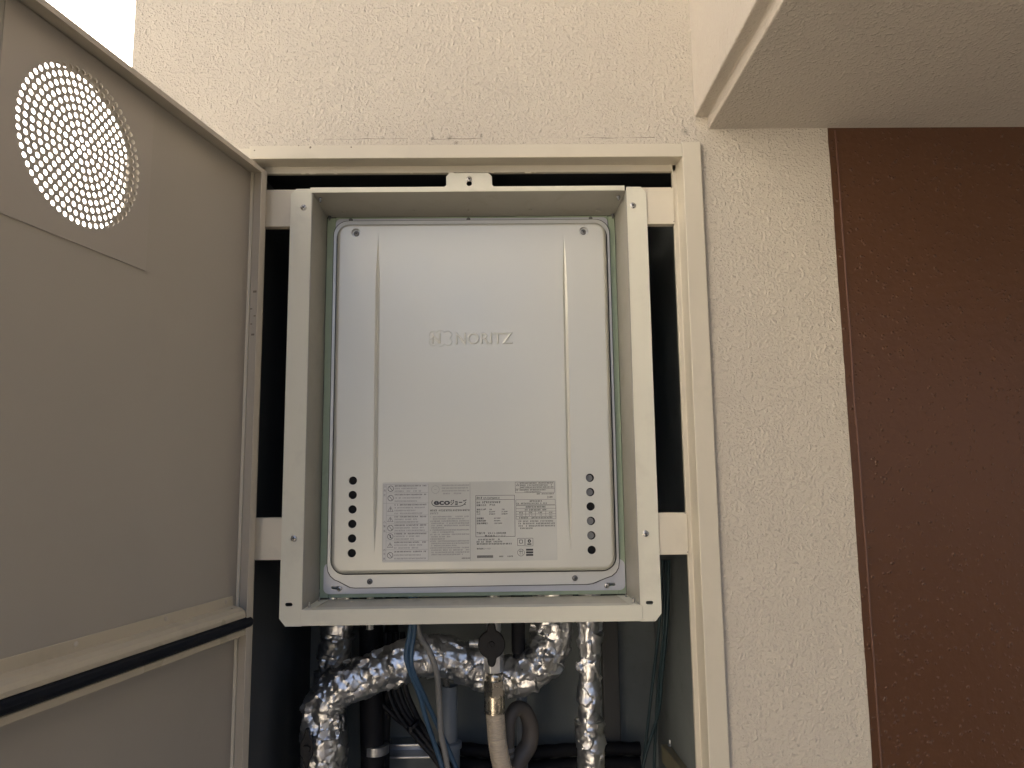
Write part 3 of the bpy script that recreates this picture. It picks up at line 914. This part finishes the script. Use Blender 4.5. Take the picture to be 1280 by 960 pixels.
inkl.build('fine_print', 'inkl', st)


# ================================================================ pipes, hoses and cables under the heater
def crumple(path, r, seed, amp=0.0060, n=80, step=0.0020, flare=0.0):
    pts = catmull(path, step)
    b_ = MB()
    loops = []
    nrm = None
    off = Vector((seed * 3.1, seed * 1.7, seed * 0.9))

    def cellv(c):
        return Vector((noise.cell(c * 7.31 + Vector((1, 0, 0))), noise.cell(c * 5.77 + Vector((0, 2, 0))), noise.cell(c * 6.13 + Vector((0, 0, 3)))))
    for i, p in enumerate(pts):
        a, c = pts[max(0, i - 1)], pts[min(len(pts) - 1, i + 1)]
        t = (c - a).normalized()
        if nrm is None:
            nrm = t.orthogonal().normalized()
        nrm = (nrm - t * nrm.dot(t)).normalized()
        bn = t.cross(nrm)
        L = []
        swell = 1 + 0.07 * noise.noise(p * 16 + off) + 0.04 * noise.noise(p * 40 + off)
        for k in range(n):
            th = 2 * math.pi * k / n
            d = nrm * math.cos(th) + bn * math.sin(th)
            q = p + d * r
            disp = 0
            for sc, am in ((42, 1.0), (100, 0.28)):
                pp = q * sc + off
                pp += Vector((noise.noise(pp * 1.3), noise.noise(pp * 1.3 + Vector((9, 0, 0))), noise.noise(pp * 1.3 + Vector((0, 9, 0))))) * 0.35
                dist, cells = noise.voronoi(pp)
                e = []
                for m_ in (0, 1):
                    rv = cellv(cells[m_])
                    e.append((pp - cells[m_]).dot(rv) * 1.1)
                wgt = min(1, (dist[1] - dist[0]) / 0.06)
                disp += am * (e[0] * (0.5 + 0.5 * wgt) + e[1] * (0.5 - 0.5 * wgt))
            L.append(q + d * (disp * amp + r * (swell - 1)))
        loops.append(L)
    b_.loft(loops, cap0=True, cap1=True)
    return b_


fp = thing('foil_wrapped_pipe', 'thick crumpled foil pipe curving under the heater and down beside the hinge jamb', 'pipe')
path = [P(690, 740, 0.22), P(692, 780, 0.22), P(684, 815, 0.215), P(660, 840, 0.21), P(628, 843, 0.22), P(590, 832, 0.225), P(556, 820, 0.215), P(522, 821, 0.205), P(485, 835, 0.195), P(445, 850, 0.185), P(415, 866, 0.18), P(402, 895, 0.18), P(404, 935, 0.185), P(402, 985, 0.19), P(400, 1080, 0.19)]
crumple(path, 0.0325, 1.0).build('foil_sleeve', 'foil', fp, 28)
hv = P(384, 935, 0.138)
hd = MB().prism([(hv.x + 0.011 * math.cos(a) * (1 if abs(math.cos(a)) > 0.3 else 0.9), hv.z + (0.030 if abs(math.sin(a)) > 0.96 else 0.019) * math.sin(a)) for a in [2 * math.pi * k / 24 for k in range(24)]], 'y', hv.y - 0.004, hv.y + 0.004).build('valve_handle', 'blackpl', fp, 30, bevel=0.0015)
MB().lathe([(0.005, 0.03), (0.005, 0.0), (0.007, -0.002), (0.006, -0.009)], (hv.x, hv.y, hv.z), (0, 1, 0), 14).build('valve_stem', 'blackpl', fp, 30)
vp = thing('foil_wrapped_pipe', 'straight upright foil wrapped pipe with a pinched joint, beside the timber batten', 'pipe')
crumple([P(737, 735, 0.20), P(737, 800, 0.20), P(736, 850, 0.20), P(737, 902, 0.20)], 0.0185, 5.0, 0.0046, 64).build('foil_sleeve', 'foil', vp, 28)
crumple([P(737, 900, 0.20), P(738, 930, 0.20), P(739, 970, 0.20), P(740, 1060, 0.20)], 0.0225, 8.0, 0.0046, 64).build('foil_sleeve', 'foil', vp, 28)
dp = tag(crumple([P(420, 730, 0.27), P(421, 790, 0.27), P(414, 850, 0.275), P(414, 930, 0.28), P(416, 1060, 0.28)], 0.027, 11.0, 0.0052, 64).build('foil_wrapped_pipe', 'foil', None, 28), 'shaded upright foil wrapped pipe behind the curving one', 'pipe')

# gas valve and flexible gas hose
GY = 0.165
gv = thing('gas_valve', 'gas shut-off valve with black plastic handle above the beige hose', 'valve')
c = P(614.5, 805, GY)
MB().lathe([(0.0105, 0.078), (0.0105, 0.05), (0.0125, 0.048), (0.0125, 0.018), (0.0105, 0.012), (0.0105, -0.01), (0.0128, -0.012), (0.0128, -0.046), (0.0105, -0.050)], (c.x + 0.003, GY + 0.02, c.z), (0, 0, 1), 24).build('valve_body', 'alu', gv, 30)
hexp = [(0.0165 * math.cos(math.radians(60 * k + 8)), 0.0165 * math.sin(math.radians(60 * k + 8))) for k in range(6)]
MB().prism([(c.x + 0.003 + x, GY + 0.02 + y) for x, y in hexp], 'z', c.z - 0.048, c.z - 0.017).build('hexagon_nut', 'alu', gv, bevel=0.001)
hout = []
for k in range(72):
    a = 2 * math.pi * k / 72
    ear = max(0.0, 1 - (abs(abs(math.degrees(a) - 180) - 90) / 17) ** 2)
    rr = 0.0225 + 0.0125 * ear ** 0.6
    hout.append((c.x + rr * math.cos(a) * 0.98, c.z + rr * math.sin(a)))
MB().prism(hout, 'y', GY - 0.006, GY + 0.003).build('handle', 'blackpl', gv, 30, bevel=0.002)
MB().lathe([(0.0055, 0.0), (0.0050, -0.0025), (0.0022, -0.0026), (0.0020, -0.0010)], (c.x, GY - 0.006, c.z), (0, 1, 0), 16).build('handle_cap', 'blackpl', gv, 30)
q = P(596, 804, GY + 0.015)
MB().lathe([(0.0058, -0.012), (0.0058, -0.004), (0.0068, -0.003), (0.0068, 0.006), (0.0045, 0.008), (0.0045, 0.03)], (q.x, q.y, q.z), (1, 0, 0), 16).build('test_nipple', 'alu', gv, 30)
gh = thing('gas_hose', 'ribbed beige flexible hose hanging from a large nickel nut', 'hose')
zt = P(617, 843, GY + 0.02).z
gx = P(618, 860, GY + 0.02).x
MB().lathe([(0.0138, 0.002), (0.0148, 0.0), (0.0148, -0.0045), (0.0140, -0.005), (0.0140, -0.008), (0.0155, -0.0085)], (gx, GY + 0.02, zt), (0, 0, 1), 24).build('collar', 'nickel', gh, 30)
hexp = [(0.0185 * math.cos(math.radians(60 * k + 22)), 0.0185 * math.sin(math.radians(60 * k + 22))) for k in range(6)]
MB().prism([(gx + x, GY + 0.02 + y) for x, y in hexp], 'z', zt - 0.033, zt - 0.008).build('hexagon_nut', 'nickel', gh, bevel=0.0012)
MB().lathe([(0.0172, -0.030), (0.0172, -0.0535), (0.0160, -0.0545), (0.0160, -0.0570), (0.0172, -0.0575), (0.0172, -0.0595)], (gx, GY + 0.02, zt), (0, 0, 1), 28).build('ferrule', 'nickel', gh, 30)
hp = catmull([(gx, GY + 0.02, zt - 0.054), P(620, 905, GY + 0.02), P(622, 930, GY + 0.02), P(629, 965, GY + 0.025), P(640, 1010, GY + 0.04), P(655, 1080, GY + 0.06)], 0.0006)
MB().tube(hp, 0.0152, 28, ribs=(0.0040, 0.020)).build('hose_sheath', 'beige', gh, 50)

# drain hose with inverted U and the pipes behind
dh = thing('drain_hose', 'taupe bent hose looping over behind the beige gas hose', 'hose')
hp = catmull([P(634, 948, 0.25), P(635, 925, 0.25), P(637, 900, 0.252), P(645, 886, 0.262), P(656, 889, 0.275), P(663, 908, 0.285), P(661, 930, 0.285), P(648, 952, 0.275), P(640, 985, 0.265), P(638, 1060, 0.26)], 0.0015)
MB().tube(hp, lambda t: 0.0115 + 0.0045 * min(1, max(0, (t - 0.2) * 3)), 20).build('hose_bend', 'taupe', dh, 50)
q = P(634, 936, 0.25)
MB().lathe([(0.0125, 0.003), (0.0128, -0.003), (0.0105, -0.0035), (0.0105, -0.007), (0.0120, -0.008), (0.0120, -0.012), (0.007, -0.013), (0.007, -0.03)], tuple(q), (0, 0, 1), 20).build('joint_ring', 'greycab', dh, 30)
q = P(652, 862, 0.34)
MB().tube([(q.x, 0.34, q.z + 0.09), (q.x, 0.34, q.z), (q.x, 0.34, q.z - 0.5)], 0.010, 18).build('water_pipe', 'pvc', None, 40)
tag(bpy.data.objects['water_pipe'], 'slim grey upright pipe behind the taupe drain hose', 'pipe')
q = P(648, 815, 0.215)
tag(MB().lathe([(0.0115, 0.12), (0.0115, 0.004), (0.0105, 0.0), (0.009, -0.001), (0.009, -0.02)], tuple(q), (0, 0, 1), 20).build('connection_sleeve', 'blackins', None, 30), 'short black insulated connection between the gas valve and the foil bend', 'pipe connection')
pv = thing('vent_pipe', 'open topped grey plastic pipe in a wider socket behind the cables', 'pipe')
q = P(562, 857, 0.30)
zb = P(562, 926, 0.30).z
pr = 0.0140
MB().lathe([(pr, zb - q.z - 0.02), (pr, 0.0), (pr - 0.002, 0.0), (pr - 0.0022, -0.03), (0.0005, -0.031)], tuple(q), (0, 0, 1), 24).build('pipe_body', 'pvc', pv, 30)
MB().lathe([(0.018, zb - q.z - 0.25), (0.018, zb - q.z - 0.012), (0.0215, zb - q.z - 0.011), (0.0215, zb - q.z - 0.002), (0.0185, zb - q.z), (pr + 0.0005, zb - q.z)], tuple(q), (0, 0, 1), 24).build('socket', 'pvc', pv, 30)
cdp = catmull([P(552, 815, 0.285), P(556, 845, 0.295), P(561, 868, 0.30)], 0.0008)
tag(MB().tube(cdp, 0.0050, 12, ribs=(0.003, 0.12)).build('corrugated_drain_tube', 'greycab', None, 50), 'thin corrugated tube dropping into the open grey pipe', 'tube')


def cable(name, label, mat, r, pts, cat='cable', group=None, step=0.004):
    o = MB().tube(catmull([P(*p) for p in pts], step), r, 10).build(name, mat, None, 60)
    return tag(o, label, cat, group)


cable('cable', 'blue cable crossing the foil pipe, hanging beside the grey cable', 'bluecab', 0.0040, [(514, 740, 0.15), (513, 785, 0.15), (508, 815, 0.148), (510, 832, 0.15), (524, 868, 0.18), (533, 900, 0.20), (545, 935, 0.215), (562, 985, 0.22), (590, 1060, 0.23)])
cable('cable', 'second blue cable, twisted close to the first over the foil pipe', 'bluecab', 0.0040, [(519, 740, 0.152), (518, 785, 0.150), (514, 815, 0.150), (516, 838, 0.155), (531, 872, 0.19), (546, 905, 0.22), (561, 938, 0.235), (580, 985, 0.235), (610, 1060, 0.24)])
cable('cable', 'plain grey cable hanging in front of the foil pipe', 'greycab', 0.0048, [(519, 740, 0.162), (523, 788, 0.155), (537, 815, 0.148), (546, 842, 0.155), (549, 880, 0.18), (551, 915, 0.19), (557, 945, 0.195), (564, 990, 0.20), (575, 1060, 0.21)])
for i, (dx, dy) in enumerate(((0, 0), (7, 6), (15, 2), (-6, 10))):
    cable('black_cable', 'black cable in the drooping bundle beside the grey plastic pipe', 'blackpl', 0.0048, [(488 + dx, 790, 0.30), (490 + dx, 850 + dy * .5, 0.30), (503 + dx, 888 + dy * .4, 0.29), (526 + dx * .6, 918 + dy * .6, 0.27), (549 + dx * .5, 948 + dy * .4, 0.26), (585 + dx * .4, 1000 + dy, 0.26), (620, 1060, 0.26)], group='black cables drooping beside the grey pipe')
cable('black_cable', 'thin black cable branching off low behind the cable bundle', 'blackpl', 0.0046, [(478, 880, 0.31), (498, 900, 0.30), (516, 911, 0.285), (535, 930, 0.275), (552, 955, 0.27), (585, 1010, 0.27)])
q = P(516, 909, 0.262)
tie = thing('cable_tie', 'black cable tie with cut tail round the drooping black cables', 'cable tie', tuple(q))
MB().lathe([(0.0125, -0.0025), (0.0135, -0.002), (0.0135, 0.002), (0.0125, 0.0025)], (0, 0.012, 0), (0.6, 0, -0.75), 20).build('loop', 'blackpl', tie, 40)
MB().box(-0.007, 0.000, -0.004, 0.002, -0.009, 0.002).build('tail', 'blackpl', tie, bevel=0.001)
tag(MB().tube(catmull([P(464, 740, 0.31), P(464, 850, 0.31), P(466, 960, 0.31), P(466, 1060, 0.31)], 0.01), 0.021, 18).build('insulated_pipe', 'blackins', None, 50), 'upright black insulated pipe behind the bend of the foil pipe', 'pipe')
tag(MB().tube(catmull([P(490, 740, 0.33), P(488, 850, 0.33), P(480, 900, 0.33), P(478, 1060, 0.33)], 0.01), 0.012, 14).build('insulated_pipe', 'blackins', None, 50), 'thinner black pipe bending beside the upright insulated one', 'pipe')
for i, (y0, r_) in enumerate(((938, 0.012), (957, 0.013))):
    tag(MB().tube(catmull([P(560, y0 - 4, 0.385), P(640, y0 + 3, 0.388), P(735, y0 - 2, 0.39), P(800, y0 - 2, 0.39)], 0.006), r_, 14, ribs=(0.035, 0.05)).build('insulated_pipe', 'blackins', None, 50),
        ('upper' if i == 0 else 'lower') + ' of two black insulated pipes lying along the shaft back wall', 'pipe')
for i, (y0, y1) in enumerate(((925, 930), (942, 947))):
    a, b2 = P(474, y0, 0.40), P(541, y1, 0.40)
sr = thing('support_channel', 'bright steel support channel fixed to the back wall behind the black cables', 'channel')
a, b2 = P(470, 929, 0.40), P(540, 946, 0.40)
MB().prism([(0.43, a.z), (0.392, a.z), (0.392, a.z - 0.004), (0.425, a.z - 0.0045), (0.425, b2.z + 0.0045), (0.392, b2.z + 0.004), (0.392, b2.z), (0.43, b2.z)], 'x', a.x, b2.x).build('channel_section', 'steel', sr, bevel=0.0008)
q = P(528, 934, 0.42)
MB().lathe([(0.0055, 0.004), (0.0055, -0.004), (0.003, -0.005)], (q.x, 0.422, (a.z + b2.z) / 2), (0, 1, 0), 6).build('bolt', 'steel', sr)
cl = P(466, 942, 0.285)
tag(MB().lathe([(0.0215, -0.008), (0.0235, -0.007), (0.0235, 0.007), (0.0215, 0.008)], (cl.x + 0.001, 0.31, cl.z), (0, 0, 1), 22).build('pipe_clamp', 'steel', None, 40), 'steel clamp band round the black upright insulated pipe', 'clamp')
q = P(462.5, 782, 0.115)
bo = thing('threaded_bolt', 'bright threaded bolt end poking out below the bracket bottom flange', 'bolt', tuple(q))
MB().tube([(0, 0, 0.05 - k * 0.0005) for k in range(112)], 0.0056, 14, ribs=(0.0030, 0.10)).build('thread', 'alu', bo, 50)

for i, pts in enumerate((
        [(836, 700, 0.24), (834, 770, 0.24), (828, 840, 0.26), (823, 890, 0.28), (808, 940, 0.30), (795, 1000, 0.30)],
        [(828, 700, 0.25), (824, 780, 0.26), (815, 860, 0.29), (806, 940, 0.31), (800, 1000, 0.31)],
        [(832, 700, 0.26), (829, 790, 0.27), (822, 870, 0.30), (818, 950, 0.32), (818, 1010, 0.32)])):
    cable('thin_cable', 'thin dark teal cable hanging loosely by the shaft side lining', 'teal', 0.0028, pts, group='thin teal cables by the shaft side')

ob = thing('steel_bracket', 'olive angled steel bracket low beside the frame jamb', 'bracket')
a = P(836, 930, 0.33)
b2 = P(884, 985, 0.10)
d = (b2 - a).normalized()
sd = d.cross(Vector((0, 0, 1))).normalized()
up = sd.cross(d)
m = MB()
for (s0, s1, u0, u1) in ((-0.014, 0.014, -0.002, 0.0), (-0.014, -0.012, -0.03, -0.002), (0.012, 0.014, -0.03, -0.002)):
    vs_ = [pp + sd * s + up * u for pp in (a, b2) for (s, u) in ((s0, u0), (s1, u0), (s1, u1), (s0, u1))]
    m.add(vs_, [(0, 1, 2, 3), (7, 6, 5, 4), (0, 4, 5, 1), (1, 5, 6, 2), (2, 6, 7, 3), (3, 7, 4, 0)])
m.build('channel_section', 'olive', ob, bevel=0.0008)
MB().lathe([(0.005, -0.002), (0.005, 0.003), (0.003, 0.004), (0.0025, 0.010)], tuple(a + d * 0.012), tuple(up), 6).build('bolt', 'steel', ob)

# ================================================================ unseen block behind the viewer, added to bounce sunlight into the corridor
nb = thing('bounce_block', 'unseen cream block with windows, added to bounce sunlight onto the wall', 'bounce block', (-12.0, -6.5, -9))
MB().box(-7.5, 7.5, -6, 0, 0, 21).build('wall', 'bounce_render', nb)
MB().box(-7.8, 7.8, -6.3, 0.3, 21, 21.3).build('roof', 'bounce_render', nb)
for zz in (1.2, 4.2, 7.2, 10.2, 13.2, 16.2, 18.9):
    for xx in (-6.0, -3.0, 0.0, 3.0, 6.0):
        wn = MB().box(xx - 0.7, xx + 0.7, 0.002, 0.07, zz, zz + 1.4).build('window', 'bounce_render', nb)
        MB().box(xx - 0.62, xx + 0.62, 0.072, 0.09, zz + 0.08, zz + 1.32).build('pane', 'glass', wn)
